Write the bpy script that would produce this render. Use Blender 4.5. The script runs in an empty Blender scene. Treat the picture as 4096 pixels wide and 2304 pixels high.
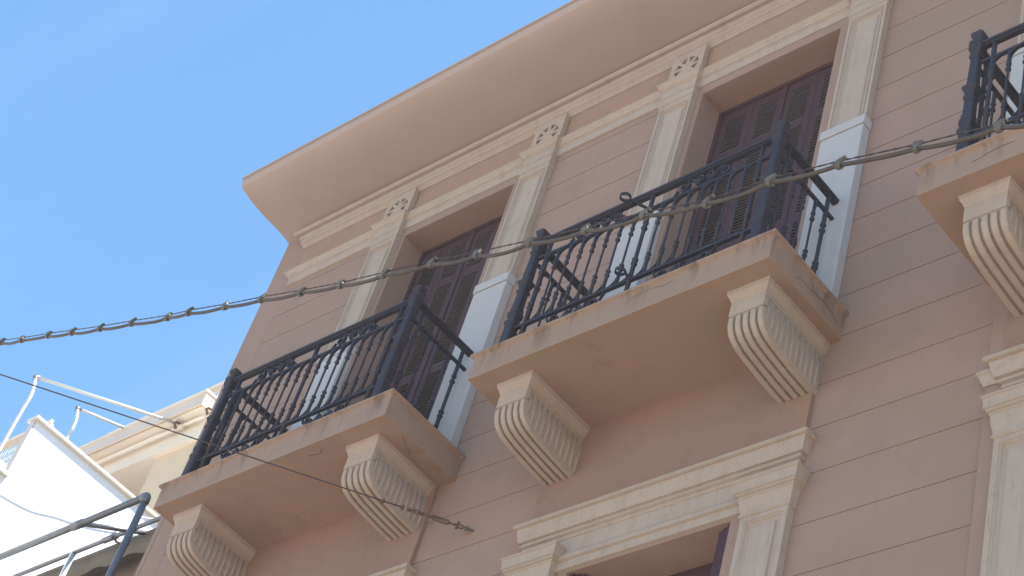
import bpy, math, random
from mathutils import Vector, Matrix
from mathutils.geometry import tessellate_polygon
random.seed(7)
S = bpy.context.scene
COL = S.collection
ZO = 9.6                       # facade coordinates -> height above the street

# ---------------------------------------------------------------- camera
cam = bpy.data.cameras.new('camera'); co = bpy.data.objects.new('camera', cam); COL.objects.link(co)
Rr = [[0.7395201746910268, 0.6286037060558912, 0.24076397562291585],
      [-0.32251461911499474, 0.644830872108827, -0.6929483868460045],
      [-0.5908419684501629, 0.43479941019758583, 0.6795993240209767]]
co.matrix_world = Matrix(((Rr[0][0], -Rr[1][0], -Rr[2][0], 10.6026),
                          (Rr[0][1], -Rr[1][1], -Rr[2][1], -6.1714),
                          (Rr[0][2], -Rr[1][2], -Rr[2][2], -8.0016 + ZO),
                          (0, 0, 0, 1)))
cam.sensor_width = 36; cam.lens = 36 * 7984.79 / 4096
cam.clip_start = 0.1; cam.clip_end = 3000
S.camera = co
S.render.resolution_x = 1024; S.render.resolution_y = 576

# ---------------------------------------------------------------- light
SUN = Vector((0.40, 0.135, 0.88)).normalized()
EL = math.asin(SUN.z); AZ = math.atan2(SUN.x, SUN.y)
w = bpy.data.worlds.new('World'); S.world = w; w.use_nodes = True
nt = w.node_tree; N = nt.nodes; L = nt.links
for n in list(N): N.remove(n)
out = N.new('ShaderNodeOutputWorld'); bg = N.new('ShaderNodeBackground')
sky = N.new('ShaderNodeTexSky'); sky.sky_type = 'NISHITA'; sky.sun_disc = False
sky.sun_elevation = EL; sky.sun_rotation = AZ
sky.altitude = 100; sky.air_density = 1.0; sky.dust_density = 0.2; sky.ozone_density = 3.0
tc = N.new('ShaderNodeTexCoord'); mp = N.new('ShaderNodeCombineXYZ')
for i_, (ax_, k_) in enumerate((([0.0732, 0.9512, -0.2997], 9.0), ([0.7055, 0.163, 0.6898], 1.1))):      # thin cirrus drawn out along one direction of the sky
    dt = N.new('ShaderNodeVectorMath'); dt.operation = 'DOT_PRODUCT'; dt.inputs[1].default_value = [c_ * k_ for c_ in ax_]
    L.new(tc.outputs['Generated'], dt.inputs[0]); L.new(dt.outputs['Value'], mp.inputs[i_])
nz = N.new('ShaderNodeTexNoise'); nz.inputs['Scale'].default_value = 1.6; nz.inputs['Detail'].default_value = 5
nz.inputs['Distortion'].default_value = 0.6
cr = N.new('ShaderNodeMapRange'); cr.inputs['From Min'].default_value = .45; cr.inputs['From Max'].default_value = .85
cr.inputs['To Max'].default_value = 0.022
mx = N.new('ShaderNodeMix'); mx.data_type = 'RGBA'
L.new(mp.outputs[0], nz.inputs['Vector'])
L.new(nz.outputs['Fac'], cr.inputs['Value']); L.new(cr.outputs[0], mx.inputs['Factor'])
L.new(sky.outputs[0], mx.inputs[6]); mx.inputs[7].default_value = (9.0, 9.3, 9.8, 1)
hs = N.new('ShaderNodeHueSaturation'); hs.inputs['Saturation'].default_value = 1.12; hs.inputs['Hue'].default_value = .488; hs.inputs['Value'].default_value = .92; L.new(mx.outputs[2], hs.inputs['Color']); L.new(hs.outputs[0], bg.inputs['Color']); bg.inputs['Strength'].default_value = 0.15
L.new(bg.outputs[0], out.inputs['Surface'])
sl = bpy.data.lights.new('sun', 'SUN'); sl.energy = 4.8; sl.angle = math.radians(0.5); sl.color = (1, .955, .88)
so = bpy.data.objects.new('sun', sl); COL.objects.link(so); so.location = (0, 0, 40)
so.rotation_euler = SUN.to_track_quat('Z', 'Y').to_euler()
S.view_settings.view_transform = 'Standard'; S.view_settings.look = 'None'
S.view_settings.gamma = 1; S.view_settings.exposure = 1.25
S.render.engine = 'CYCLES'; S.cycles.max_bounces = 8; S.cycles.diffuse_bounces = 5

# ---------------------------------------------------------------- materials
def mat(name, col, rough=.85, var=.10, scale=1.2, streak=0.0, streak_col=None, bump=.15, bscale=60., tint=None,
        metal=0., dirt=0.0, dirt_col=(.10, .085, .07), dscale=3., zstain=None, drip=0.):
    m = bpy.data.materials.new(name); m.use_nodes = True
    nt = m.node_tree; N = nt.nodes; L = nt.links; b = N['Principled BSDF']
    b.inputs['Roughness'].default_value = rough; b.inputs['Metallic'].default_value = metal
    g = N.new('ShaderNodeNewGeometry')
    def noise(sc, det=6, mscale=(1, 1, 1), rough=.6):
        mp = N.new('ShaderNodeMapping'); mp.inputs['Scale'].default_value = mscale
        n = N.new('ShaderNodeTexNoise'); n.inputs['Scale'].default_value = sc; n.inputs['Detail'].default_value = det
        n.inputs['Roughness'].default_value = rough
        L.new(g.outputs['Position'], mp.inputs[0]); L.new(mp.outputs[0], n.inputs['Vector']); return n.outputs['Fac']
    def mixc(fac, a, bcol, lo, hi, amt):
        r = N.new('ShaderNodeMapRange'); r.inputs['From Min'].default_value = lo; r.inputs['From Max'].default_value = hi
        r.inputs['To Max'].default_value = amt; L.new(fac, r.inputs['Value'])
        k = N.new('ShaderNodeMix'); k.data_type = 'RGBA'; L.new(r.outputs[0], k.inputs['Factor'])
        if isinstance(a, tuple): k.inputs[6].default_value = (*a, 1)
        else: L.new(a, k.inputs[6])
        k.inputs[7].default_value = (*bcol, 1); return k.outputs[2]
    dk = tuple(c * (1 - var * 1.6) for c in col); t = tint or tuple(min(1, c * (1 + var)) for c in col)
    c = mixc(noise(scale), col, t, .35, .7, 1.0)
    c = mixc(noise(scale * 2.7, 8), c, dk, .5, .75, .8)
    c = mixc(noise(.45, 4, (1, 1, 1.6)), c, (col[0] * .90, col[1] * .93, col[2] * .84), .45, .68, min(1, var * 9))
    c = mixc(noise(140, 3), c, dk, .50, .80, min(.6, var * 5))
    if streak: c = mixc(noise(6, 5, (3.0, 3.0, .22)), c, streak_col or dk, .52, .78, streak)
    if drip: c = mixc(noise(15, 6, (4.5, 4.5, .30), .7), c, dirt_col, .56, .74, drip)
    if dirt: c = mixc(noise(dscale, 9, (1, 1, 1.0), .75), c, dirt_col, .56, .74, dirt)
    if zstain:                      # rusty run-off stains that start under the lip and fade out downwards
        sp = N.new('ShaderNodeSeparateXYZ'); L.new(g.outputs['Position'], sp.inputs[0])
        zr = N.new('ShaderNodeMapRange'); zr.inputs['From Min'].default_value = zstain[0]; zr.inputs['From Max'].default_value = zstain[1]; L.new(sp.outputs[2], zr.inputs['Value'])
        nr = N.new('ShaderNodeMapRange'); nr.inputs['From Min'].default_value = .50; nr.inputs['From Max'].default_value = .68
        L.new(noise(3.2, 7, (2.2, 2.2, .35), .7), nr.inputs['Value'])
        ml = N.new('ShaderNodeMath'); ml.operation = 'MULTIPLY'; L.new(zr.outputs[0], ml.inputs[0]); L.new(nr.outputs[0], ml.inputs[1])
        k = N.new('ShaderNodeMix'); k.data_type = 'RGBA'; L.new(ml.outputs[0], k.inputs['Factor']); L.new(c, k.inputs[6]); k.inputs[7].default_value = (.115, .062, .038, 1)
        c = k.outputs[2]
    L.new(c, b.inputs['Base Color'])
    bu = N.new('ShaderNodeBump'); bu.inputs['Strength'].default_value = bump; bu.inputs['Distance'].default_value = .01
    L.new(noise(bscale, 4), bu.inputs['Height']); L.new(bu.outputs[0], b.inputs['Normal'])
    return m
M = {}
M['pink'] = mat('pink_plaster', (.278, .178, .138), var=.10, scale=.9, streak=.5, streak_col=(.228, .160, .112), tint=(.310, .190, .142), dirt=.10, dscale=2.0)
M['groove'] = mat('groove_plaster', (.225, .132, .095), var=.2, scale=2, dirt=.6, dirt_col=(.265, .165, .118), dscale=1.2)
M['orange'] = mat('ochre_plaster', (.305, .192, .136), var=.10, scale=1.3, streak=.3, tint=(.325, .196, .132), dirt=.75, dirt_col=(.150, .105, .060), dscale=1.7)
M['stained'] = mat('stained_panel_plaster', (.270, .160, .118), var=.12, scale=1.1, streak=.40, streak_col=(.21, .130, .092), tint=(.280, .158, .112), dirt=.8, dirt_col=(.160, .108, .060), dscale=1.5, bump=.5, bscale=14)
M['slab'] = mat('balcony_plaster', zstain=(ZO - .20, ZO - .012), col=(.280, .185, .138), var=.09, scale=1.7, streak=.35, streak_col=(.220, .160, .118), tint=(.305, .198, .138), dirt=.25, dirt_col=(.17, .12, .08), dscale=5)
M['cornice'] = mat('cornice_plaster', (.375, .278, .234), var=.06, scale=1.0, tint=(.392, .278, .234), dirt=.15, dirt_col=(.27, .21, .17), dscale=1.6)
M['cream'] = mat('cream_stone', (.368, .284, .228), drip=.45, var=.06, scale=3.0, streak=.5, streak_col=(.275, .205, .155), dirt=.42, dirt_col=(.17, .12, .09), dscale=7, bump=.3)
M['fluting'] = mat('fluting_stone', (.345, .272, .228), var=.08, scale=5.0, streak=.35, streak_col=(.26, .20, .16), dirt=.25, dirt_col=(.20, .15, .12), dscale=9, bump=.3)
M['white'] = mat('pale_painted_stone', (.40, .37, .36), var=.03, scale=2, streak=.25, streak_col=(.34, .31, .30), dirt=.12, dscale=4, tint=(.42, .39, .38), bump=.08)
M['door'] = mat('maroon_paint', (.044, .014, .019), rough=.75, var=.15, scale=4, bump=.05)
M['slat'] = mat('louvre_paint', (.050, .030, .028), rough=.5, var=.2, scale=5, bump=.05)
M['dark'] = mat('dark_interior', (.012, .010, .012), var=.1)
M['iron'] = mat('blue_black_iron', (.008, .008, .017), rough=.62, var=.35, scale=9, bump=.35, bscale=70, tint=(.017, .010, .014), dirt=.7, dirt_col=(.045, .020, .018), dscale=14)
M['cable'] = mat('cable_sheath', (.058, .040, .026), rough=.6, var=.3, scale=9)
M['wire'] = mat('dark_wire', (.05, .03, .03), rough=.6, var=.2)
M['clip'] = mat('clip_metal', (.11, .095, .07), rough=.55, var=.35, scale=20, metal=.2, dirt=.8, dirt_col=(.06,.05,.04), dscale=30)
M['rust'] = mat('rusty_steel', (.10, .055, .04), rough=.7, var=.4, scale=20)
M['whitewall'] = mat('white_render', (.84, .84, .84), var=.02, scale=1.2, bump=.2, dirt=.12, dirt_col=(.6, .6, .6), dscale=3)
M['capstone'] = mat('parapet_cap_stone', (.66, .62, .56), var=.1, scale=8, dirt=.3, dirt_col=(.4, .36, .3), dscale=10)
M['yellow'] = mat('yellow_render', (.60, .46, .31), var=.05, scale=1, streak=.2)
M['beigec'] = mat('beige_render', (.70, .61, .51), var=.05, scale=1.5, streak=.2, dirt=.12, dirt_col=(.38, .32, .27))
M['beigeband'] = mat('buff_band', (.66, .50, .36), var=.05, scale=1.5)
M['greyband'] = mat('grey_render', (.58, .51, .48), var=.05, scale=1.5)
M['recess'] = mat('shaded_render', (.30, .235, .17), var=.05, scale=1)  # darker than the yellow render: shade of the recess put into the colour
M['pipegrey'] = mat('galvanised_pipe', (.17, .175, .19), rough=.38, var=.15, scale=6, metal=.35, dirt=.4, dirt_col=(.14, .11, .10), dscale=4)
M['pipewhite'] = mat('white_painted_pipe', (.50, .50, .48), rough=.4, var=.05, scale=6, metal=.1, dirt=.55, dirt_col=(.24, .14, .12), dscale=.7)
M['fabric'] = mat('canvas', (.150, .125, .098), var=.12, scale=3, streak=.3)
M['housewall'] = mat('brown_render', (.16, .115, .09), var=.08, scale=2)
M['asphalt'] = mat('asphalt', (.30, .265, .225), var=.15, scale=2, bscale=30)
M['paving'] = mat('paving', (.42, .355, .285), var=.12, scale=2)
M['glass'] = mat('lace_curtain', (.62, .58, .50), var=.05, scale=6)
M['crack'] = mat('crack_dark', (.10, .05, .04), var=.2)  # dark brown of the thin crack strips

# ---------------------------------------------------------------- mesh helpers
class MB:
    def __init__(s): s.v = []; s.f = []; s.sm = []
    def add(s, v, f, smooth=False):
        o = len(s.v); s.v += [tuple(p) for p in v]; s.f += [tuple(i + o for i in q) for q in f]; s.sm += [smooth] * len(f); return s
    def box(s, x0, x1, y0, y1, z0, z1):
        v = [(x0, y0, z0), (x1, y0, z0), (x1, y1, z0), (x0, y1, z0), (x0, y0, z1), (x1, y0, z1), (x1, y1, z1), (x0, y1, z1)]
        return s.add(v, [(0, 3, 2, 1), (4, 5, 6, 7), (0, 1, 5, 4), (1, 2, 6, 5), (2, 3, 7, 6), (3, 0, 4, 7)])
    def obox(s, c, ax, ay, az):
        c = Vector(c); ax, ay, az = Vector(ax), Vector(ay), Vector(az)
        v = [c + ax * i + ay * j + az * k for k in (-1, 1) for j in (-1, 1) for i in (-1, 1)]
        return s.add(v, [(0, 2, 3, 1), (4, 5, 7, 6), (0, 1, 5, 4), (1, 3, 7, 5), (3, 2, 6, 7), (2, 0, 4, 6)])
    def tube(s, pts, r, n=8, closed=False, flat=None, cap=True):
        """round (or strap, flat=(half width, half thickness, side vector)) tube along points"""
        pts = [Vector(p) for p in pts]; m = len(pts); rings = []
        up = None
        for i, p in enumerate(pts):
            a = pts[i - 1] if (i or closed) else pts[0]; b = pts[(i + 1) % m] if (i < m - 1 or closed) else pts[-1]
            t = (b - a).normalized()
            if flat:
                u = Vector(flat[2]).normalized(); q = t.cross(u).normalized()
                rings.append([p + u * flat[0] + q * flat[1], p - u * flat[0] + q * flat[1], p - u * flat[0] - q * flat[1], p + u * flat[0] - q * flat[1]])
            else:
                if up is None: up = Vector((0, 0, 1)) if abs(t.z) < .9 else Vector((1, 0, 0))
                u = (up - t * up.dot(t)).normalized(); up = u; q = t.cross(u)
                rr = r[i] if isinstance(r, (list, tuple)) else r
                rings.append([p + (u * math.cos(2 * math.pi * k / n) + q * math.sin(2 * math.pi * k / n)) * rr for k in range(n)])
        k = len(rings[0]); v = [q for r_ in rings for q in r_]; f = []
        for i in range(m if closed else m - 1):
            for j in range(k):
                a = i * k + j; b = i * k + (j + 1) % k; c = ((i + 1) % m) * k + (j + 1) % k; d = ((i + 1) % m) * k + j
                f.append((a, b, c, d))
        if not closed and cap: f += [tuple(range(k))[::-1], tuple(range((m - 1) * k, m * k))]
        return s.add(v, f, smooth=not flat)
    def lathe(s, x, y, prof, n=8, rot=0., smooth=True):
        """prof: list of (radius, z)"""
        v = []; f = []
        for r, z in prof:
            for k in range(n):
                a = rot + 2 * math.pi * k / n; v.append((x + r * math.cos(a), y + r * math.sin(a), z))
        for i in range(len(prof) - 1):
            for k in range(n): f.append((i * n + k, i * n + (k + 1) % n, (i + 1) * n + (k + 1) % n, (i + 1) * n + k))
        f += [tuple(range(n))[::-1], tuple(range((len(prof) - 1) * n, len(prof) * n))]
        return s.add(v, f, smooth)
    def mould(s, path, prof, close_ends=True):
        """sweep a (projection, z) profile along a plan path; outward is to the right of travel"""
        P = [Vector((p[0], p[1])) for p in path]; m = len(P); v = []; f = []; k = len(prof)
        for i in range(m):
            def nrm(a, b):
                t = (b - a).normalized(); return Vector((t.y, -t.x))
            if i == 0: n = nrm(P[0], P[1])
            elif i == m - 1: n = nrm(P[-2], P[-1])
            else:
                a = nrm(P[i - 1], P[i]); b = nrm(P[i], P[i + 1]); n = (a + b) / (1 + a.dot(b))
            for p, z in prof: v.append((P[i].x + n.x * p, P[i].y + n.y * p, z))
        for i in range(m - 1):
            for j in range(k):
                f.append((i * k + j, (i + 1) * k + j, (i + 1) * k + (j + 1) % k, i * k + (j + 1) % k))
        f += [tuple(range(k)), tuple(range((m - 1) * k, m * k))[::-1]]
        return s.add(v, f)
    def prism(s, poly, axis, a, b):
        """polygon in the two other axes (y,z) / (x,z) / (x,y), extruded a..b along axis"""
        def P(u, v, w): return {'x': (w, u, v), 'y': (u, w, v), 'z': (u, v, w)}[axis]
        n = len(poly); v = [P(u, v_, a) for u, v_ in poly] + [P(u, v_, b) for u, v_ in poly]
        f = [(i, (i + 1) % n, n + (i + 1) % n, n + i) for i in range(n)]
        tri = tessellate_polygon([[Vector((u, v_, 0)) for u, v_ in poly]])
        f += [tuple(t) for t in tri] + [tuple(n + i for i in t[::-1]) for t in tri]
        return s.add(v, f)

def recalc(me):
    import bmesh
    bm = bmesh.new(); bm.from_mesh(me); bmesh.ops.recalc_face_normals(bm, faces=bm.faces); bm.to_mesh(me); bm.free()

WP = {}                          # world position of every object
def obj(name, mb, m, parent=None, bevel=0., sharp=0):
    xs = [p[0] for p in mb.v]; ys = [p[1] for p in mb.v]; zs = [p[2] for p in mb.v]
    c = Vector(((min(xs) + max(xs)) / 2, (min(ys) + max(ys)) / 2, min(zs)))
    me = bpy.data.meshes.new(name)
    me.from_pydata([(p[0] - c.x, p[1] - c.y, p[2] - c.z) for p in mb.v], [], mb.f); me.update()
    recalc(me)
    me.polygons.foreach_set('use_smooth', mb.sm)
    if sharp: me.polygons.foreach_set('use_smooth', [True] * len(me.polygons)); me.set_sharp_from_angle(angle=math.radians(sharp))
    me.materials.append(M[m])
    o = bpy.data.objects.new(name, me); COL.objects.link(o)
    wp = c + Vector((0, 0, ZO)); WP[o.name] = wp
    if parent: o.parent = parent; o.location = wp - WP[parent.name]
    else: o.location = wp
    if bevel:
        bv = o.modifiers.new('bevel', 'BEVEL'); bv.width = bevel; bv.segments = 2; bv.limit_method = 'ANGLE'
        bv.angle_limit = math.radians(40); bv.harden_normals = False
    return o
def dup(o, d, parent=None, name=None):
    c = o.copy(); COL.objects.link(c); c.parent = parent or o.parent
    WP[c.name] = WP[o.name] + Vector(d); c.location = WP[c.name] - (WP[c.parent.name] if c.parent else Vector())
    return c
def tag(o, label, cat, group=None):
    o['label'] = label; o['category'] = cat
    if group: o['group'] = group
    return o
def empty(name, loc, label, cat, group=None):
    o = bpy.data.objects.new(name, None); COL.objects.link(o)
    WP[o.name] = Vector(loc) + Vector((0, 0, ZO)); o.location = WP[o.name]; return tag(o, label, cat, group)
def struct(o): o['kind'] = 'structure'; return o

G0 = -ZO
# ================================================================ the pink building
B = empty('apartment_building', (4.4, 0, G0), 'pink plastered neoclassical apartment building with cream pilasters, wide cornice and iron balconies', 'building')
XL, XR = -1.135, 10.2
XQ = -.845                        # where the horizontal grooves start
BAYS = [0., 3., 6.]
gr = [3.01, 2.70, 2.397, 2.07, 1.762, 1.447, 1.13, .817, .497, .166, -.173, -.515, -.845, -1.175, -1.522, -1.86, -2.19, -2.52]
DO = [(b + .626, b + 1.808) for b in BAYS]          # upper door openings
LO = [(3.62, 4.785), (6.95, 8.3), (.62, 1.785)]      # lower openings
ZT = 3.78
def cut(x0, x1, holes):
    segs = [(x0, x1)]
    for a, b in holes:
        n = []
        for p, q in segs:
            if b <= p or a >= q: n.append((p, q)); continue
            if p < a: n.append((p, a))
            if q > b: n.append((b, q))
        segs = n
    return segs
wall = MB()
g2 = .0036
edges = [ZT] + gr + [G0 + .0]
for i in range(len(edges) - 1):
    z1 = edges[i] - (g2 if i else 0); z0 = edges[i + 1] + (g2 if i < len(edges) - 2 else 0)
    # bands: split the course at opening heads / sills
    cuts = sorted({z0, z1} | {z for z in (2.99, 0., -1.345, -4.4) if z0 < z < z1})
    for a, b in zip(cuts[:-1], cuts[1:]):
        mid = (a + b) / 2
        holes = DO if 0 < mid < 2.99 else (LO if -4.4 < mid < -1.345 else [])
        for p, q in cut(XQ, XR, holes): wall.box(p, q, 0, .10, a, b)
obj('wall', wall, 'pink', B)
back = MB()
for p, q in cut(XQ + .01, XR - .01, DO): back.box(p + .004, q - .004, .0034, .10, 0, 2.985)
back.box(XQ + .01, XR - .01, .0034, .10, 2.995, ZT - .01)
back.box(XQ + .01, XR - .01, .0034, .10, -1.34, -.004)
for p, q in cut(XQ + .01, XR - .01, LO): back.box(p + .004, q - .004, .0034, .10, -4.4, -1.35)
obj('wall_joint', back, 'groove', B)
q = MB().box(XL, XQ + .003, -.0012, .12, G0, ZT); q.box(XL + .055, XL + .061, -.004, 0, G0, .75)
obj('corner_strip', q, 'pink', B)
side = MB().box(XL + .002, XL + .25, .12, 9, G0, 3.78); side.box(XL + .25, XR, 2.2, 9, G0, 3.78); side.box(XL + .25, XR, 1.6, 2.2, 3.5, 3.78)
obj('side_wall', side, 'pink', B)
# reveals (jambs, heads) of the openings
def arch_frame(x0, x1, z0, z1, t, y0, y1, mb=None):
    """inverted U of thickness t round an opening"""
    return (mb or MB()).prism([(x0 - t, z0), (x0, z0), (x0, z1), (x1, z1), (x1, z0), (x1 + t, z0), (x1 + t, z1 + t), (x0 - t, z1 + t)], 'y', y0, y1)
for a, b in DO: obj('door_reveal', arch_frame(a + .003, b - .003, 0, 2.987, .05, .0035, .5), 'pink', B)
for a, b in LO: obj('window_reveal', arch_frame(a + .003, b - .003, -4.4, -1.349, .05, .0035, .6), 'pink', B)
# floor slabs so no daylight leaks
obj('floor_slab', MB().box(XL + .25, XR, .6, 2.2, -.35, -.15), 'dark', B)

# cornice: coved soffit, rounded nose, thin drip lip
cp = [(0, 3.768), (-.085, 3.787), (-.199, 3.794), (-.369, 3.803), (-.488, 3.819), (-.560, 3.834), (-.605, 3.850), (-.640, 3.864),
      (-.652, 3.872), (-.664, 3.892), (-.669, 3.915), (-.669, 3.942), (-.686, 3.943), (-.688, 3.957), (-.3, 3.99), (9, 3.99), (9, 3.77)]
cor = MB().prism(cp, 'x', XL - .002, XR)
obj('cornice', cor, 'cornice', B, 0, 24)
# crown moulding right below the cornice, mitred at its left end
m1 = [(-.01, 3.702), (.100, 3.702), (.110, 3.696), (.114, 3.684), (.110, 3.671), (.098, 3.662), (.084, 3.661), (.070, 3.666), (.063, 3.660), (.062, 3.640), (.058, 3.630), (.048, 3.624), (.046, 3.585), (.034, 3.580), (.032, 3.568), (.024, 3.563), (.021, 3.532), (-.01, 3.528)]
obj('crown_moulding', MB().mould([(-.812, .03), (-.812, 0), (XR, 0)], m1), 'cream', B)
PX = [b + q for b in BAYS for q in (.425, 2.065)]
# frieze, set back and more ochre
fz = MB()
fe = [-.812] + [v for x in PX for v in (x - .155, x + .155)] + [XR]
for i in range(0, len(fe), 2): fz.box(fe[i], fe[i + 1], -.004, 0.01, 3.15, 3.54)
obj('frieze', fz, 'orange', B)
m2 = [(-.01, 3.222), (.060, 3.222), (.062, 3.208), (.055, 3.200), (.050, 3.190), (.040, 3.178), (.034, 3.165), (.026, 3.162), (.026, 3.150), (.019, 3.146), (.017, 3.072), (-.01, 3.068)]
for i in range(0, len(fe), 2):
    a, b = fe[i], fe[i + 1]
    path = [(a, .02), (a, 0), (b, 0)] if i == 0 else [(a, 0), (b, 0)]
    mm = MB().mould(path, m2); obj('architrave_moulding', mm, 'cream', B)
# plain casing strips beside the openings and the lintel band
for b in BAYS:
    obj('door_casing', MB().prism([(b + .575, 0), (b + .6265, 0), (b + .6265, 2.9895), (b + 1.8075, 2.9895), (b + 1.8075, 0), (b + 1.915, 0), (b + 1.915, 3.07), (b + .575, 3.07)], 'y', -.005, .003), 'pink', B)

# ---- pilasters
def panel(mb, x0, x1, z0, z1, y, rings):
    """nested rectangular mouldings: rings = [(inset, depth)], top and sides"""
    v = []; f = []
    for ins, dp in rings: v += [(x0 + ins, y + dp, z0), (x0 + ins, y + dp, z1 - ins), (x1 - ins, y + dp, z1 - ins), (x1 - ins, y + dp, z0)]
    n = len(rings)
    for i in range(n - 1):
        for j in range(3): f.append((i * 4 + j, i * 4 + j + 1, (i + 1) * 4 + j + 1, (i + 1) * 4 + j))
    k = (n - 1) * 4; f.append((k, k + 1, k + 2, k + 3)); mb.add(v, f)
RU = [(0, .06), (0, 0), (.020, 0), (.024, .009), (.030, .009), (.033, .002), (.038, .002), (.045, .014), (.056, .020), (.066, .020), (.070, .013), (.080, .009), (.086, .009)]
RL = [(0, .06), (0, 0), (.030, 0), (.034, .007), (.042, .007), (.048, .016), (.066, .020), (.074, .020), (.078, .010), (.090, .008)]
CAPU = [(-.02, 3.215), (.050, 3.215), (.051, 3.203), (.043, 3.196), (.036, 3.182), (.026, 3.170), (.018, 3.163), (.011, 3.160), (.011, 3.148), (.005, 3.144), (.010, 3.064), (.002, 3.060), (.004, 2.992), (.011, 2.988), (.011, 2.972), (.003, 2.968), (.002, 2.93), (-.02, 2.93)]
def star_plate(x, z0, z1):
    # rectangular plate pierced by a ring of triangles
    import bmesh
    bm = bmesh.new(); hw = .153; y0, y1 = -.052, -.008
    outer = [(x - hw, z0), (x + hw, z0), (x + hw, z1), (x - hw, z1)]
    cz = 3.375; holes = []
    for k in range(8):
        a = math.radians(22.5 + 45 * k); r0, r1, h = .045, .108, .033
        if k in (5, 6): continue
        c0 = (x + r0 * math.cos(a), cz + r0 * math.sin(a)); t = (-math.sin(a), math.cos(a))
        c1 = (x + r1 * math.cos(a), cz + r1 * math.sin(a))
        holes.append([c0, (c1[0] - t[0] * h, c1[1] - t[1] * h), (c1[0] + t[0] * h, c1[1] + t[1] * h)])
    loops = [outer] + holes; es = []
    for lp in loops:
        vs = [bm.verts.new((u, y0, w_)) for u, w_ in lp]
        es += [bm.edges.new((vs[i], vs[(i + 1) % len(vs)])) for i in range(len(vs))]
    r = bmesh.ops.triangle_fill(bm, use_beauty=True, use_dissolve=False, edges=es)
    fs = [g for g in bm.faces]
    r = bmesh.ops.extrude_face_region(bm, geom=fs)
    for v in [g for g in r['geom'] if isinstance(g, bmesh.types.BMVert)]: v.co.y = y1
    bm.verts.index_update(); mb = MB()
    mb.add([tuple(v.co) for v in bm.verts], [tuple(v.index for v in f.verts) for f in bm.faces]); bm.free()
    return mb
def pilaster(x):
    sh = MB(); panel(sh, x - .149, x + .149, 1.66, 2.94, -.053, RU)
    o = obj('pilaster', sh, 'cream', B)
    obj('capital', MB().mould([(x - .150, .0), (x - .150, -.053), (x + .150, -.053), (x + .150, .0)], CAPU), 'cream', o)
    obj('pierced_plate', star_plate(x, 3.20, 3.56), 'cream', o)
    obj('pierced_plate_back', MB().box(x - .15, x + .15, -.010, -.004, 3.20, 3.56), 'fluting', o)
    obj('pedestal_cap', MB().box(x - .168, x + .168, -.083, .0, 1.655, 1.737), 'white', o, .004)
    obj('pedestal', MB().box(x - .160, x + .160, -.074, -.0, 0.0, 1.655), 'white', o, .006)
for x in PX: pilaster(x)

# ---- lower storey: header cornices, pilasters, panels
HD = [(-.01, -.905), (.070, -.905), (.084, -.912), (.086, -.934), (.080, -.938), (.066, -.941), (.064, -.952), (.060, -.975), (.052, -1.010), (.046, -1.030), (.030, -1.034), (.030, -1.046), (.038, -1.052), (.038, -1.064), (.022, -1.070), (.022, -1.092), (.014, -1.096), (.014, -1.205), (.026, -1.214), (.034, -1.235), (.034, -1.262), (.018, -1.268), (.018, -1.325), (-.01, -1.330)]
CAPL = [(-.03, -1.168), (.050, -1.168), (.058, -1.173), (.058, -1.185), (.050, -1.190), (.046, -1.215), (.046, -1.250), (.036, -1.254), (.036, -1.266), (.024, -1.270), (.024, -1.282), (.018, -1.286), (.012, -1.320), (.004, -1.350), (.002, -1.380), (.008, -1.384), (.008, -1.394), (.001, -1.400), (-.03, -1.402)]
def lower_surround(c, hw, wide=0.):
    x0, x1 = c - hw, c + hw
    obj('window_header', MB().mould([(x0 + .025, .02), (x0 + .025, -.006), (x1 - .025, -.006), (x1 - .025, .02)], [(p * (1.2 if wide else 1), z + ((.045 if z > -1.1 else 0) if wide else 0)) for p, z in HD]), 'cream', B)
    for s in (-1, 1):
        x = c + s * (hw - .155)
        sh = MB(); panel(sh, x - .155, x + .155, -4.6, -1.40, -.05, RL)
        o = obj('pilaster', sh, 'cream', B)
        obj('capital', MB().mould([(x - .160, .0), (x - .160, -.052), (x + .160, -.052), (x + .160, .0)], [(p, z + (.03 if wide and z > -1.3 else 0)) for p, z in CAPL]), 'cream', o)
    obj('window_casing', arch_frame(x0 + .415 if not wide else x0 + .33, x1 - .415 if not wide else x1 - .33, -4.5, -1.348, .08, -.008, .003), 'pink', B)
    obj('parapet_panel', MB().box(x0 + .005 - wide, x1 - .005 + wide, -.030 - 20 * wide, .0, -.93, -.19), 'stained', B, .003)
lower_surround(4.195, .995); lower_surround(1.195, .995)
lower_surround(7.63, 1.235, .001)
obj('wall_band', MB().box(6.30, 6.41, -.026, 0, -4.5, -.19), 'pink', B, .003)
obj('window_header', MB().mould([(6.30, .02), (6.30, -.026), (6.52, -.026)], [(-.01, -.905), (.030, -.905), (.040, -.915), (.040, -.932), (.030, -.94), (.024, -.965), (.014, -.985), (.010, -1.0), (-.01, -1.0)]), 'cream', B)

# ---- folded shutters, frame and curtain in the lower windows
for (a, b) in LO[:1] + LO[1:2]:
    for s, xx in ((1, b), (-1, a)):
        sh = MB()
        for k in range(3):
            e0 = xx - s * (.012 + .036 * k); e1 = xx - s * (.040 + .036 * k)
            sh.box(min(e0, e1), max(e0, e1), .006 + .012 * k, .27, -4.4, -1.352 - .004 * k)
        obj('folded_shutter', sh, 'door', B, .003)
    fr = MB().box(a + .12, b - .12, .24, .30, -1.44, -1.35).box(a + .12, a + .18, .24, .30, -4.4, -1.44).box(b - .18, b - .12, .24, .30, -4.4, -1.44)
    fr.box((a + b) / 2 - .04, (a + b) / 2 + .04, .24, .30, -4.4, -1.44)
    f_ = obj('window_frame', fr, 'door', B, .003)
    obj('curtain', MB().box(a + .18, b - .18, .33, .335, -4.4, -1.44), 'glass', f_)

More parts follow.
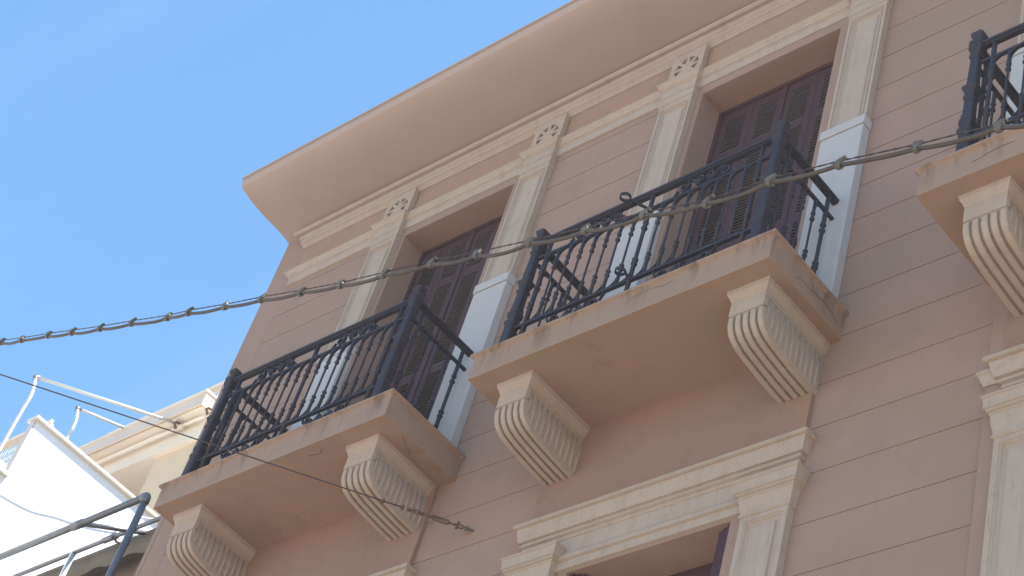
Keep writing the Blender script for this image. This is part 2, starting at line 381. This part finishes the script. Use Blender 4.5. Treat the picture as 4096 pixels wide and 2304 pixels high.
# ---- upper doors: four louvred leaves
ROWS = [(2.49, 2.862), (1.44, 2.40), (.33, 1.35)]
def leaf(x0, wd, y, p):
    sx = .058; mb = MB(); x1 = x0 + wd
    mb.box(x0, x0 + sx, y, y + .035, .02, 2.945); mb.box(x1 - sx, x1, y, y + .035, .02, 2.945)
    zz = [.02] + [v for r in ROWS[::-1] for v in r] + [2.945]
    for i in range(0, len(zz), 2): mb.box(x0 + sx, x1 - sx, y, y + .035, zz[i], zz[i + 1])
    o = obj('shutter_leaf', mb, 'door', p, .004)
    return o
def slats(x0, wd, y):
    r_ = []; sx = .056
    for a, b in ROWS:
        sl_ = MB(); r_.append(sl_)
        n = int(round((b - a) / .031)); st = (b - a) / n
        for i in range(n):
            z = a + st * (i + .5); sl_.obox(((x0 + wd / 2), y + .017, z), ((wd / 2 - sx), 0, 0), (0, .0165, .0135), (0, -.0020, .0024))
    return r_
for b in BAYS:
    fr = MB().box(b + .627, b + .662, .20, .27, .005, 2.985).box(b + 1.772, b + 1.807, .20, .27, .005, 2.985).box(b + .662, b + 1.772, .20, .27, 2.948, 2.985)
    d = obj('shutter_door', fr, 'door', B, .003)
    for k in range(4):
        x0 = b + .664 + k * .2772; leaf(x0, .2745, .212, d); [obj('louvre', q_, 'slat', d) for q_ in slats(x0, .2745, .212)]
    obj('astragal', MB().box(b + 1.217 - .018, b + 1.217 + .018, .200, .2115, .02, 2.945), 'door', d, .003)
    obj('door_backing', MB().box(b + .63, b + 1.80, .30, .32, .0, 2.98), 'dark', d)

# ================================================================ balconies
def arc_strip(pts, w_, t, y):
    """flat strap following (x,z) points in a plane y"""
    return pts
def spiral(cx, cz, r0, r1, a0, turns, n=22):
    return [(cx + (r0 + (r1 - r0) * i / n) * math.cos(a0 + turns * 2 * math.pi * i / n), cz + (r0 + (r1 - r0) * i / n) * math.sin(a0 + turns * 2 * math.pi * i / n)) for i in range(n + 1)]
def scroll_pts(cx, s):
    """one S scroll: large outer curl, small curl near the centre; s = +-1 mirrors in x. local z around 0 (height ~.10)"""
    a = spiral(.158, -.002, .009, .042, math.radians(200), -1.35)       # outer curl
    b = spiral(.034, .008, .008, .031, math.radians(20), -1.3)
    a0 = a[-1]; b0 = b[-1]
    mid = [(.105, .034), (.075, .000), (.055, -.028)]
    pts = a + mid + b[::-1]
    return [(cx + s * p[0], p[1]) for p in pts]
def smooth(pts, it=1):
    for _ in range(it):
        q = [pts[0]]
        for i in range(len(pts) - 1):
            a, b = pts[i], pts[i + 1]
            q.append(tuple(.75 * u + .25 * v for u, v in zip(a, b))); q.append(tuple(.25 * u + .75 * v for u, v in zip(a, b)))
        q.append(pts[-1]); pts = q
    return pts
def baluster_mb(x, y, heavy=False):
    r = .0075 if not heavy else .013; R = .0115 if not heavy else .015; k = .0165 if not heavy else .021
    z0 = .182 if not heavy else 0.0
    prof = [(R, z0), (R, .315), (k, .320), (k, .330), (R * .9, .336), (R * .9, .350), (k, .356), (k, .366), (r, .374), (r, .628), (k, .634), (k, .644), (R * .9, .650), (R * .9, .676), (k * .95, .682), (k * .95, .692), (R, .700), (R, .815)]
    if heavy: prof += [(R, .94)]
    mb = MB().lathe(x, y, prof, 8, math.pi / 8)
    return mb
def arch(mb, p0, p1, top=True):
    """quarter-ellipse strap from baluster p0 to the rail at p1, plan points"""
    (x0, y0), (x1, y1) = p0, p1; pts = []
    d = Vector((x1 - x0, y1 - y0, 0)); sidev = Vector((-d.y, d.x, 0)).normalized()
    for i in range(9):
        t = math.pi / 2 * i / 8
        u = 1 - math.cos(t); v = math.sin(t)
        if top: z = .722 + .086 * v ** .85
        else: z = .285 - .094 * v ** .85
        pts.append((x0 + d.x * u * .74, y0 + d.y * u * .74, z))
    mb.tube(pts, 0, flat=(.010, .0050, sidev))
def newel(x, y, p):
    prof = [(.044, 0.0), (.041, .210), (.052, .226), (.052, .240), (.036, .258), (.040, .272), (.049, .296), (.047, .322), (.036, .344), (.042, .356), (.036, .366),
            (.033, .500), (.043, .510), (.044, .520), (.034, .530), (.036, .550), (.048, .580), (.056, .592), (.055, .599), (.035, .610),
            (.030, .860), (.040, .868), (.041, .877), (.032, .886), (.035, .905), (.046, .932), (.050, .945), (.049, .952), (.040, .960), (.049, .968), (.049, .996), (.028, 1.008), (.028, 1.024), (.042, 1.050), (.047, 1.068), (.034, 1.080)]
    q = math.sqrt(2)
    mb = MB()
    # square section with chamfered corners: 8 points
    v = []; f = []
    for r, z in prof:
        c = r * .72
        for (a, b) in ((r, -c), (r, c), (c, r), (-c, r), (-r, c), (-r, -c), (-c, -r), (c, -r)): v.append((x + a * .84, y + b * .84, z))
    n = len(prof)
    for i in range(n - 1):
        for k in range(8): f.append((i * 8 + k, i * 8 + (k + 1) % 8, (i + 1) * 8 + (k + 1) % 8, (i + 1) * 8 + k))
    f += [tuple(range(8))[::-1], tuple(range((n - 1) * 8, n * 8))]
    mb.add(v, f)
    obj('newel_post', mb, 'iron', p)

def bracket(x0, w_, Dc, p):
    h = -.2
    xc = x0 + w_ / 2; bw = w_ / 2 - .028
    cap = MB().mould([(xc - bw, .0), (xc - bw, -Dc + .028), (xc + bw, -Dc + .028), (xc + bw, .0)],
                     [(-.03, h), (.028, h), (.028, h - .014), (.024, h - .017), (.024, h - .032), (.017, h - .045), (.009, h - .058), (.005, h - .075), (.001, h - .083), (-.03, h - .083)])
    yf = -Dc + .030
    # core profile (y,z)
    outer = [(0, h - .07), (yf, h - .07), (yf, h - .190)]
    curve = [(yf + .004, h - .20), (yf + .006, h - .245), (yf + .020, h - .290), (yf + .050, h - .325), (yf + .095, h - .348), (yf + .16, h - .362), (yf + .25, h - .372), (yf + .36, h - .381), (yf + .46, h - .386), (-.02, h - .388), (0, h - .388)]
    sm = smooth(curve, 1)
    core = MB().prism([(0, h - .07)] + [(yf, h - .07), (yf, h - .19), (yf + .018, h - .195)] + [(u + .014 if u < -.05 else u, v + .014) for u, v in sm], 'x', xc - bw + .008, xc + bw - .008)
    core.box(xc - bw, xc + bw, yf - .002, yf + .03, h - .190, h - .078)
    o = obj('bracket', cap, 'cream', p)
    obj('bracket_body', core, 'cream', p)
    ribs = MB(); n = 5; rw = (2 * bw) / (n + (n - 1) * .48); gp = rw * .48
    for k in range(n):
        a = xc - bw + k * (rw + gp); c = rw * .10
        inner = [(u + .030, v + .030) for u, v in sm]
        # rounded rib: three stacked strips
        for ins, out_ in ((0, 0.), (c, -.002)):
            poly = [(u + out_ * (1 if v > h - .33 else .4), v + out_ * (0 if v > h - .30 else 1)) for u, v in sm] + [(min(u, -.0), v) for u, v in inner[::-1]]
            ribs.prism(poly, 'x', a + ins, a + rw - ins)
    obj('reeding', ribs, 'cream', p)
    # side panels: raised border with vertical flutes inside
    for s in (-1, 1):
        fl = MB(); bd = MB()
        xs = xc + s * (bw - .008); xo = xs + s * .005
        lo, hi = min(xs, xo), max(xs, xo)
        border = [(u, v + .0) for u, v in sm if u < -.01]
        innr = [(u + (.030 if v > h - .33 else .012), v + (.030 if u > yf + .05 else .01)) for u, v in border]
        bd.prism(border + innr[::-1], 'x', lo, hi)
        bd.box(lo, hi, yf + .004, -.01, h - .105, h - .083)
        nf = 11
        for k in range(nf):
            y = yf + .055 + (abs(yf) - .085) * k / (nf - 1)
            zb = h - .33 - .025 * min(1, k / 3.) if k > 1 else h - (.27 + .045 * k)
            r = .0125
            fl.tube([(xs, y, zb), (xs, y, h - .125)], r * .85, 8)
        obj('side_border', bd, 'cream', p)
        obj('fluting', fl, 'fluting', p)

def balcony(xb, W, D, pl, pr, brk, idx):
    body = MB().mould([(xb + .022, 0), (xb + .022, -D + .022), (xb + W - .022, -D + .022), (xb + W - .022, 0)],
                      [(-.3, -.001), (.022, -.001), (.022, -.017), (.014, -.022), (.004, -.030), (0, -.034), (-.002, -.203), (-.3, -.203)])
    body.box(xb + .2, xb + W - .2, -D + .2, -.001, -.202, -.002)
    p = obj('balcony', body, 'slab', B, .003)
    soff = MB().box(xb + .024 + .0, xb + W - .024, -D + .024, -.0, -.2045, -.2005); obj('balcony_soffit', soff, 'orange', p)
    for x0, w_, Dc in brk: bracket(x0, w_, Dc, p)
    yr = -.655; c = (pl + pr) / 2; sp = .104
    for x in (pl, pr): newel(x, yr, p)
    def rail(mb, a, b, z0, z1, hw):
        if a[0] == b[0]: mb.box(a[0] - hw, a[0] + hw, min(a[1], b[1]), max(a[1], b[1]), z0, z1)
        else: mb.box(min(a[0], b[0]), max(a[0], b[0]), a[1] - hw, a[1] + hw, z0, z1)
    runs = [((pl + .04, yr), (pr - .04, yr))] + [((x, yr + .04), (x, -.072)) for x in (pl, pr)]
    for u, v in runs:
        hr = MB(); rail(hr, u, v, .938, .9521, .017); rail(hr, u, v, .952, .974, .026); obj('handrail', hr, 'iron', p, .003)
        r2 = MB(); rail(r2, u, v, .800, .818, .011); obj('middle_rail', r2, 'iron', p)
        r3 = MB(); rail(r3, u, v, .172, .192, .012); obj('bottom_rail', r3, 'iron', p)
    xs = [c + sp * k for k in range(-8, 9)]
    lines = [[(x, yr) for x in xs]]
    ys = [yr + .095 + sp * k for k in range(0, 5)]
    for x in (pl, pr): lines.append([(x, y) for y in ys])
    b0 = None
    for li, ln in enumerate(lines):
        at_, ab_ = MB(), MB()
        for k, (x, y) in enumerate(ln):
            heavy = (li == 0 and k in (0, 8, 16)) or (li and k in (0, len(ln) - 1))
            obj('stanchion' if heavy else 'baluster', baluster_mb(x, y, heavy), 'iron', p)
            if k < len(ln) - 1: arch(at_, (x, y), ln[k + 1], True)
            if k > 0: arch(ab_, (x, y), ln[k - 1], False)
        obj('upper_arches', at_, 'iron', p); obj('lower_arches', ab_, 'iron', p)
    for half in (-1, 1):
        cx = c + half * .416
        for s in (-1, 1):
            P_ = smooth(scroll_pts(cx, s), 1)
            for top in (1, 0):
                sc = MB(); zc_, k_ = (.876, 1) if top else (.100, -1)
                sc.tube([(u, yr, zc_ + k_ * v * 1.25) for u, v in P_], 0, flat=(.011, .0062, (0, 1, 0)))
                obj('scroll', sc, 'iron', p)
                sc = MB().tube([(cx + s * .205, yr, zc_ - k_ * .012), (cx + s * .232, yr, .819 if top else .171)], 0, flat=(.008, .004, (0, 1, 0)))
                obj('scroll_tie', sc, 'iron', p)
    return p
b1 = balcony(0, 2.349, .722, .215, 2.118, [(.118, .311, .58), (1.861, .311, .58)], 0)
b2 = balcony(3.027, 2.295, .728, 3.235, 5.128, [(3.199, .292, .592), (4.934, .292, .592)], 1)
b3 = balcony(6.205, 2.32, .737, 6.450, 8.330, [(6.418, .304, .613), (8.02, .304, .613)], 2)
def crack(pts, p, n=(1, 0, 0), w_=.0011):
    mb = MB(); P_ = [Vector(q) for q in pts]; n = Vector(n); q = []
    for i in range(len(P_) - 1):
        k = max(2, int((P_[i + 1] - P_[i]).length / .02))
        for j in range(k):
            q.append(P_[i].lerp(P_[i + 1], j / k) + Vector([0 if n[a] else random.uniform(-.003, .003) for a in range(3)]))
    q.append(P_[-1]); t = (0, 1, 0) if abs(n[2]) else (0, 0, 1)
    for i in range(len(q) - 1):
        a, b = q[i], q[i + 1]; d = (b - a).normalized(); s = d.cross(n).normalized() * w_ * (.5 + random.random())
        mb.add([a + s, b + s, b - s, a - s, a + s + n * .0008, b + s + n * .0008, b - s + n * .0008, a - s + n * .0008],
               [(0, 1, 2, 3), (4, 5, 6, 7), (0, 4, 5, 1), (1, 5, 6, 2), (2, 6, 7, 3), (3, 7, 4, 0)])
    obj('crack', mb, 'crack', p)
X2 = 3.027 + 2.295 - .021
crack([(X2, -.467, -.135), (X2, -.419, -.112), (X2, -.305, -.110), (X2, -.202, -.086), (X2, -.128, -.106), (X2, -.056, -.132)], b2)
crack([(X2, -.33, -.055), (X2, -.305, -.09), (X2, -.25, -.10)], b2, w_=.001)
crack([(2.30, -.50, -.2053), (2.234, -.37, -.2053), (2.19, -.22, -.2053), (2.20, -.06, -.2053)], b1, (0, 0, -1))
crack([(1.55, -.62, -.2053), (1.63, -.60, -.2053), (1.70, -.64, -.2053)], b1, (0, 0, -1), .0018)
crack([(4.3, -.7065, -.07), (4.42, -.7065, -.055), (4.55, -.7065, -.075), (4.62, -.7065, -.06)], b2, (0, -1, 0), .001)
crack([(6.55, -.7155, -.12), (6.70, -.7155, -.085), (6.80, -.7155, -.09)], b3, (0, -1, 0), .0014)
# flag-pole holder on the middle balcony
xm = (3.235 + 5.128) / 2
fh = MB()
def ring(mb, c, r, tilt, hw, t=.003):
    c = Vector(c); ax = Vector(tilt).normalized(); u = ax.cross(Vector((0, 1, .3))).normalized(); v = ax.cross(u)
    mb.tube([c + (u * math.cos(a) + v * math.sin(a)) * r for a in [2 * math.pi * i / 20 for i in range(20)]], 0, closed=True, flat=(hw, t, ax))
rc = Vector((4.135, -.83, .775)); a0 = Vector((xm, -.665, .805))
ring(fh, rc, .033, (.0, -.1, 1), .011)
dd = (a0 - rc).normalized()
fh.tube([rc + dd * .034, rc + dd * .1, a0], 0, flat=(.011, .004, (0, 0, 1)))
obj('flagpole_holder', fh, 'iron', b2); fh = MB()
rc2 = Vector((4.155, -.72, .215)); ring(fh, rc2, .030, (0, -.1, 1), .011)
fh.tube([rc2 + Vector((.028, .01, 0)), (xm, -.668, .19)], 0, flat=(.011, .004, (0, 0, 1)))
obj('flagpole_holder', fh, 'iron', b2)

# ================================================================ overhead cable with hanger clips
CL = [(8.35, -1.885, -1.875), (7.94, -1.884, -1.76), (7.53, -1.882, -1.645), (7.123, -1.867, -1.528), (6.714, -1.862, -1.404), (6.311, -1.846, -1.284), (5.902, -1.809, -1.181), (5.494, -1.809, -1.054), (5.081, -1.796, -0.941), (4.666, -1.79, -0.823), (4.249, -1.787, -0.706), (3.852, -1.778, -0.575), (3.434, -1.773, -0.46), (3.021, -1.765, -0.344), (2.616, -1.761, -0.216), (2.204, -1.766, -0.09), (1.796, -1.763, 0.035), (1.38, -1.772, 0.16), (1.033, -1.725, 0.311), (0.603, -1.745, 0.431), (0.188, -1.752, 0.557), (-0.215, -1.756, 0.69), (-0.6, -1.749, 0.833), (-1.009, -1.753, 0.961), (-1.382, -1.739, 1.109), (-1.80, -1.74, 1.24), (-2.2, -1.74, 1.38), (-2.6, -1.74, 1.51)]
OC = empty('overhead_cable', CL[13], 'thick tan cable clipped to a dark wire, crossing in front of the pink facade', 'cable')
cab = []; mes = []
for i, p in enumerate(CL):
    v = Vector(p); j = random.uniform(-.004, .004)
    cab.append(v + Vector((0, 0, -.010 + j))); mes.append(v + Vector((0, .004, .024)))
    if i < len(CL) - 1:
        q_ = Vector(CL[i + 1]); sag = random.uniform(.008, .030) if i < 12 else random.uniform(.004, .022)
        for t, k in ((.25, .75), (.5, 1), (.75, .75)):
            cab.append(v.lerp(q_, t) + Vector((0, random.uniform(-.003, .003), -.012 - sag * k)))
obj('cable', MB().tube(smooth([tuple(c) for c in cab], 1), .0106, 10), 'cable', OC)
tw = MB(); 
seg = []
for i in range(len(mes) - 1):
    for k in range(10): seg.append(mes[i].lerp(mes[i + 1], k / 10))
for ph in (0, math.pi):
    tw.tube([s_ + Vector((0, math.cos(ph + i * 1.9) * .0022, math.sin(ph + i * 1.9) * .0022)) for i, s_ in enumerate(seg)], .0026, 5)
obj('support_wire', tw, 'wire', OC)
for i, p in enumerate(CL):
    v = Vector(p); mb = MB(); a = random.uniform(-.35, .35)
    t = (Vector(CL[min(i + 1, len(CL) - 1)]) - Vector(CL[max(i - 1, 0)])).normalized()
    u = Vector((0, 0, 1)); u = (u - t * u.dot(t)).normalized(); sd = t.cross(u)
    tt = (t + u * random.uniform(-.5, .1)).normalized()
    # strap round the cable, body block up to the wire, pin
    mb.tube([v + Vector((0, 0, -.013)) + (u * math.cos(b_) + sd * math.sin(b_)) * .0150 for b_ in [2 * math.pi * k / 12 for k in range(12)]], 0, closed=True, flat=(random.uniform(.010, .015), .0035, t))
    mb.obox(v + u * .012 - sd * .004 + tt * .004, tt * random.uniform(.018, .026), sd * .008, (u + t * random.uniform(-.5, .5)) * .013)
    mb.obox(v + u * .026 + tt * random.uniform(-.014, .006), tt * random.uniform(.014, .026), sd * .010, u * .0045)
    if random.random() < .6: mb.tube([v + u * .02, v + u * .043 + t * random.uniform(-.01, .01)], .0013, 5)
    obj('cable_clip', mb, 'clip', OC)

# ================================================================ guy wire to the wall
GW = empty('guy_wire', (2.67, -.02, -.73), 'thin rusty guy wire hooked to the pink wall beside the left bracket', 'wire')
A0 = Vector((2.672, 0, -.73)); AE = Vector((.399, -2.3, -.451)); DV = (AE - A0).normalized()
def gp_(t): return A0 + DV * t
wr = MB()
pts = [gp_(.47 + t) for t in [i * .35 for i in range(14)]]
wr.tube(pts, .0050, 6)
obj('wire', wr, 'wire', GW)
tb = MB(); sdv = DV.cross(Vector((0, 0, 1))).normalized(); upv = sdv.cross(DV)
# hook, shackle, turnbuckle frame, links
tb.tube([gp_(0) + Vector((0, .01, 0)), gp_(.03), gp_(.05) + upv * .012, gp_(.07), gp_(.05) - upv * .012, gp_(.035)], .00775, 6)
obj('wall_hook', tb, 'clip', GW)
tb = MB()
for s in (-1, 1): tb.tube([gp_(.065), gp_(.08) + upv * .012 * s, gp_(.11) + upv * .012 * s, gp_(.125)], .00698, 6)
tb.tube([gp_(.11) - upv * .028, gp_(.11) + upv * .030], .00775, 6)
obj('shackle', tb, 'rust', GW)
tb = MB()
tb.tube([gp_(.12), gp_(.17)], .00775, 6)
for s in (-1, 1): tb.tube([gp_(.16), gp_(.175) + upv * .012 * s, gp_(.265) + upv * .012 * s, gp_(.28)], .00852, 6)
tb.tube([gp_(.265), gp_(.33)], .01085, 6)
obj('turnbuckle', tb, 'rust', GW)
tb = MB()
for k in range(3):
    ax = upv if k % 2 else sdv; c0 = .325 + k * .035
    tb.tube([gp_(c0 + .02 + .022 * math.cos(a)) + ax * .012 * math.sin(a) for a in [2 * math.pi * i / 12 for i in range(12)]], .00698, 6, closed=True)
obj('chain_link', tb, 'rust', GW)
tb = MB()
for t in (.47, .60): tb.obox(gp_(t), DV * .009, sdv * .009, upv * .011); tb.tube([gp_(t) - upv * .016, gp_(t) + upv * .018], .00465, 6)
obj('wire_grip', tb, 'rust', GW)

# ================================================================ white side wall with stepped parapet
WB = empty('white_building', (-8, 3, G0), 'white rendered building whose sunlit side wall ends in a stepped capped parapet', 'building')
wx = -4.54
poly = [(-3.2, G0), (8, G0), (8, 3.065), (.135, 3.065), (.135, 2.335), (-3.2, 2.335)]
obj('side_wall', MB().prism(poly, 'x', wx - .09, wx), 'whitewall', WB)
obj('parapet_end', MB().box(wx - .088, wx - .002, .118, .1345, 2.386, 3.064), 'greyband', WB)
obj('wall', MB().box(-14, wx - .09, .25, 8, G0, 2.2), 'whitewall', WB)
obj('parapet_cap', MB().box(wx - .125, wx + .045, .095, 8.04, 3.066, 3.105), 'capstone', WB, .006)
obj('parapet_cap', MB().box(wx - .125, wx + .045, -3.25, .133, 2.336, 2.385), 'capstone', WB, .006)
cpx = [(0, -3.0, 2.2 - .62)]
wc = MB(); cw = [(-.30, 2.02), (.135, 2.147), (.33, 2.175), (.539, 2.228), (.66, 2.29), (.778, 2.35), (.957, 2.414), (1.193, 2.522), (1.456, 2.668), (1.9, 2.93)]
dx = .10
wc.tube(smooth([(wx + dx, y_ + dx * SUN.y / SUN.x, z_ + dx * SUN.z / SUN.x) for y_, z_ in cw], 2), .007, 6)
tag(obj('wall_cable', wc, 'whitewall'), 'thin white cable drooping along the sunlit white side wall', 'cable')
crack([(wx, .22, 2.72), (wx, .30, 2.62), (wx, .36, 2.60), (wx, .50, 2.50), (wx, .58, 2.50), (wx, .66, 2.44)], WB, (1, 0, 0), .0012)

# ================================================================ cream building behind
CB = empty('cream_building', (-10.5, 6, G0), 'cream building with deep roof slab and waste pipe, set back behind the white wall', 'building')
obj('wall', MB().box(-8.14, -7.3, 3.27, 9, G0, 6.43), 'yellow', CB)
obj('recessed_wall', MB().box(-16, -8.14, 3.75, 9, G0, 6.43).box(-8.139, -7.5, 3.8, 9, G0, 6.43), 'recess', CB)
obj('beam', MB().box(-16, -7.3, 3.20, 9, 6.42, 6.74), 'beigec', CB)
obj('roof_slab', MB().mould([(-16, 3.0), (-7.14, 3.0), (-7.14, 9)], [(-1.2, 6.60 + .16), (0, 6.76), (0, 6.86), (.0, 6.94), (-1.2, 6.94)]), 'greyband', CB)
obj('slab_band', MB().mould([(-16, 3.0), (-7.14, 3.0), (-7.14, 9)], [(-.012, 6.735), (.003, 6.735), (.003, 6.775), (-.012, 6.775)]).mould([(-16, 3.0), (-7.14, 3.0), (-7.14, 9)], [(-.01, 6.872), (.004, 6.872), (.004, 6.905), (-.01, 6.905)]), 'beigeband', CB)
obj('slab_soffit', MB().box(-16, -7.17, 3.03, 3.3, 6.742, 6.757), 'beigec', CB)
obj('roof_cap', MB().mould([(-16, 3.0), (-7.14, 3.0), (-7.14, 9)], [(-.3, 6.942), (.018, 6.942), (.018, 6.972), (-.3, 6.972)]), 'beigec', CB)
pp = MB().tube([(-12, 3.13, 6.655), (-7.63, 3.13, 6.655)], .028, 10); pp.tube([(-7.60, 3.13, 6.662), (-7.18, 3.13, 6.662)], .024, 10); pp.tube([(-7.66, 3.13, 6.655), (-7.60, 3.13, 6.655)], .036, 10)
obj('waste_pipe', pp, 'beigec', CB)
hk = MB()
for xx in (-7.66, -7.05):
    hk.tube([(xx, 3.2, 6.72), (xx - .02, 3.06, 6.70), (xx + .03, 3.02, 6.64), (xx + .02, 3.08, 6.58)], 0, flat=(.02, .006, (1, 0, 0)))
obj('hook', hk, 'rust', CB)
def roof_railing(x0, x1, y, zt, zb, label):
    r = empty('roof_railing', ((x0 + x1) / 2, y, zb), label, 'railing', 'cream roof railings')
    t = MB().box(x0, x1, y - .02, y + .02, zt - .05, zt); obj('top_rail', t, 'beigec', r)
    rb = MB(); n = int((x1 - x0) / .045)
    for i in range(n): rb.box(x0 + .045 * i, x0 + .045 * i + .034, y - .012, y + .010, zt - .14, zt - .052)
    obj('slatted_band', rb, 'beigeband', r)
    ms = MB(); n = int((x1 - x0) / .06)
    for i in range(n + 1): ms.box(x0 + .06 * i - .005, x0 + .06 * i + .005, y - .005, y + .005, zb, zt - .15)
    z = zb + .05
    while z < zt - .16:
        ms.box(x0, x1, y - .004, y + .004, z - .005, z + .005); z += .13
    obj('mesh_panel', ms, 'pipewhite', r)
    ps = MB()
    for xx in (x0 + .02, (x0 + x1) / 2, x1 - .02): ps.box(xx - .02, xx + .02, y + .011, y + .045, zb - .02, zt - .05)
    obj('post', ps, 'beigec', r)
roof_railing(-10.4, -7.45, 3.6, 7.97, 6.975, 'cream slatted railing with mesh standing on the roof slab of the cream building')
roof_railing(-11.5, -8.6, 2.0, 6.20, 5.20, 'cream slatted railing with white mesh behind the low step of the white parapet')
obj('terrace_slab', MB().box(-16, -8.5, 1.4, 3.6, 5.0, 5.2), 'beigec', CB)

def pole(pts, r, label):
    P_ = smooth(pts, 2)
    o = empty('awning_pole', pts[-1], label, 'pole', 'white awning poles')
    return o
ap = empty('awning_pole', (-8.4, 1.5, 5.2), 'taller white bent awning pole with long arm reaching back to the cream eave', 'pole', 'white awning poles')
obj('post', MB().tube(smooth([(-8.400, 1.5, 5.18), (-8.390, 1.5, 5.9), (-8.353, 1.5, 6.10), (-8.50, 1.5, 6.43)], 2), .024, 10), 'pipewhite', ap)
obj('arm', MB().tube([(-8.53, 1.5, 6.471), (-7.757, 3.1, 6.742)], .021, 10), 'pipewhite', ap)
obj('elbow', MB().tube([(-8.49, 1.5, 6.40), (-8.54, 1.5, 6.475), (-8.51, 1.56, 6.49)], .030, 10), 'pipegrey', ap)
ap2 = empty('awning_pole', (-8.4, 2.2, 5.2), 'shorter white bent awning pole nearer the capped parapet edge', 'pole', 'white awning poles')
obj('post', MB().tube(smooth([(-8.412, 2.2, 5.18), (-8.412, 2.2, 6.05), (-8.423, 2.2, 6.30), (-8.545, 2.2, 6.52)], 2), .022, 10), 'pipewhite', ap2)
obj('arm', MB().tube([(-8.571, 2.2, 6.553), (-8.80, 3.0, 6.975)], .019, 10), 'pipewhite', ap2)
obj('elbow', MB().tube([(-8.54, 2.2, 6.50), (-8.575, 2.2, 6.56), (-8.585, 2.25, 6.585)], .028, 10), 'pipegrey', ap2)

# ================================================================ low house between, with pergola frame and awning
LH = empty('low_house', (-2.8, 3, G0), 'low brown rendered house squeezed between the white wall and the pink building', 'house')
obj('wall', MB().box(-4.50, XL - .02, .92, 7, G0, 1.50), 'housewall', LH)
obj('eave_slab', MB().box(-4.50, XL - .02, .80, 1.0, 1.50, 1.535), 'fabric', LH)
PF = empty('pergola_frame', (-2.6, .2, G0), 'grey galvanised pipe frame over the terrace in the lower left corner', 'frame')
obj('front_bar', MB().tube([(-4.5, .2, 1.268), (-1.885, .2, 1.268)], .030, 12), 'pipegrey', PF)
obj('post', MB().tube([(-1.895, .2, 1.245), (-1.895, .2, -1.5)], .030, 12), 'pipegrey', PF)
obj('elbow', MB().tube(smooth([(-1.96, .2, 1.268), (-1.895, .2, 1.272), (-1.895, .2, 1.20)], 1), .037, 12), 'pipegrey', PF)
obj('tee_joint', MB().tube([(-2.90, .2, 1.268), (-2.76, .2, 1.268)], .038, 12), 'pipegrey', PF)
obj('brace', MB().tube([(-2.806, .2, 1.275), (-2.715, .80, 1.59)], .022, 10), 'pipegrey', PF)
obj('rear_bar', MB().tube([(-4.49, .65, 1.54), (-1.2, .65, 1.54)], .021, 10), 'pipegrey', PF)
cl_ = MB()
x2 = -3.05
cl_.tube([(-3.16, .65, 1.54), (-2.98, .65, 1.54)], .030, 10)
obj('sleeve', cl_, 'pipegrey', PF)
obj('clamp', MB().tube([(-3.05, .65, 1.575), (-3.00, .68, 1.50), (-2.96, .72, 1.49), (-2.93, .80, 1.53)], .012, 8).tube([(-3.09, .65, 1.56), (-3.03, .65, 1.59), (-3.0, .63, 1.51)], .012, 8), 'rust', PF)
obj('rear_post', MB().tube([(-3.60, .65, 1.54), (-3.58, .65, -1.5)], .026, 10), 'pipewhite', PF)
AW = empty('awning', (-2.9, .8, 1.3), 'beige canvas awning with scalloped valance under the grey pipe frame', 'awning')
obj('roller', MB().tube([(-4.49, .78, 1.565), (-1.2, .78, 1.565)], .030, 10), 'fabric', AW)
vf = MB(); n = 120; top = []; bot = []
for i in range(n + 1):
    x = -4.49 + 3.29 * i / n; yy = .765 + .014 * math.sin(x * 14)
    top.append((x, .77, 1.56)); bot.append((x, yy, 1.33 + .035 * abs(math.sin(x * 6.0))))
v = top + bot + [(p[0], p[1] + .003, p[2]) for p in top] + [(p[0], p[1] + .003, p[2]) for p in bot]; m_ = n + 1
f = []
for i in range(n): f += [(i, i + 1, m_ + i + 1, m_ + i), (2 * m_ + i, 3 * m_ + i, 3 * m_ + i + 1, 2 * m_ + i + 1), (m_ + i, m_ + i + 1, 3 * m_ + i + 1, 3 * m_ + i)]
obj('valance', MB().add(v, f, True), 'fabric', AW)

# ================================================================ street
struct(obj('ground', MB().box(-400, 400, -400, 400, G0 - .2, G0), 'paving'))
struct(obj('road', MB().box(-200, 200, -9.5, -2.6, G0 + .004 - .05, G0 + .006), 'asphalt'))
struct(obj('pavement', MB().box(-60, 60, -2.5, -.01, G0 - .05, G0 + .13), 'paving'))

# ================================================================ scattering volume added to imitate lens veil and lift the blacks
hz = MB().box(-60, 60, -60, 60, G0 - 1.2, 12.0)
ho = obj('veil_volume', hz, 'paving'); ho['kind'] = 'stuff'
hm = bpy.data.materials.new('veil_volume'); hm.use_nodes = True; hn = hm.node_tree
for n_ in list(hn.nodes):
    if n_.type == 'BSDF_PRINCIPLED': hn.nodes.remove(n_)
pv = hn.nodes.new('ShaderNodeVolumePrincipled'); pv.inputs['Color'].default_value = (1.0, .90, .93, 1)
pv.inputs['Density'].default_value = .0018; pv.inputs['Anisotropy'].default_value = .3
hn.links.new(pv.outputs[0], [n_ for n_ in hn.nodes if n_.type == 'OUTPUT_MATERIAL'][0].inputs['Volume'])
ho.data.materials.clear(); ho.data.materials.append(hm)
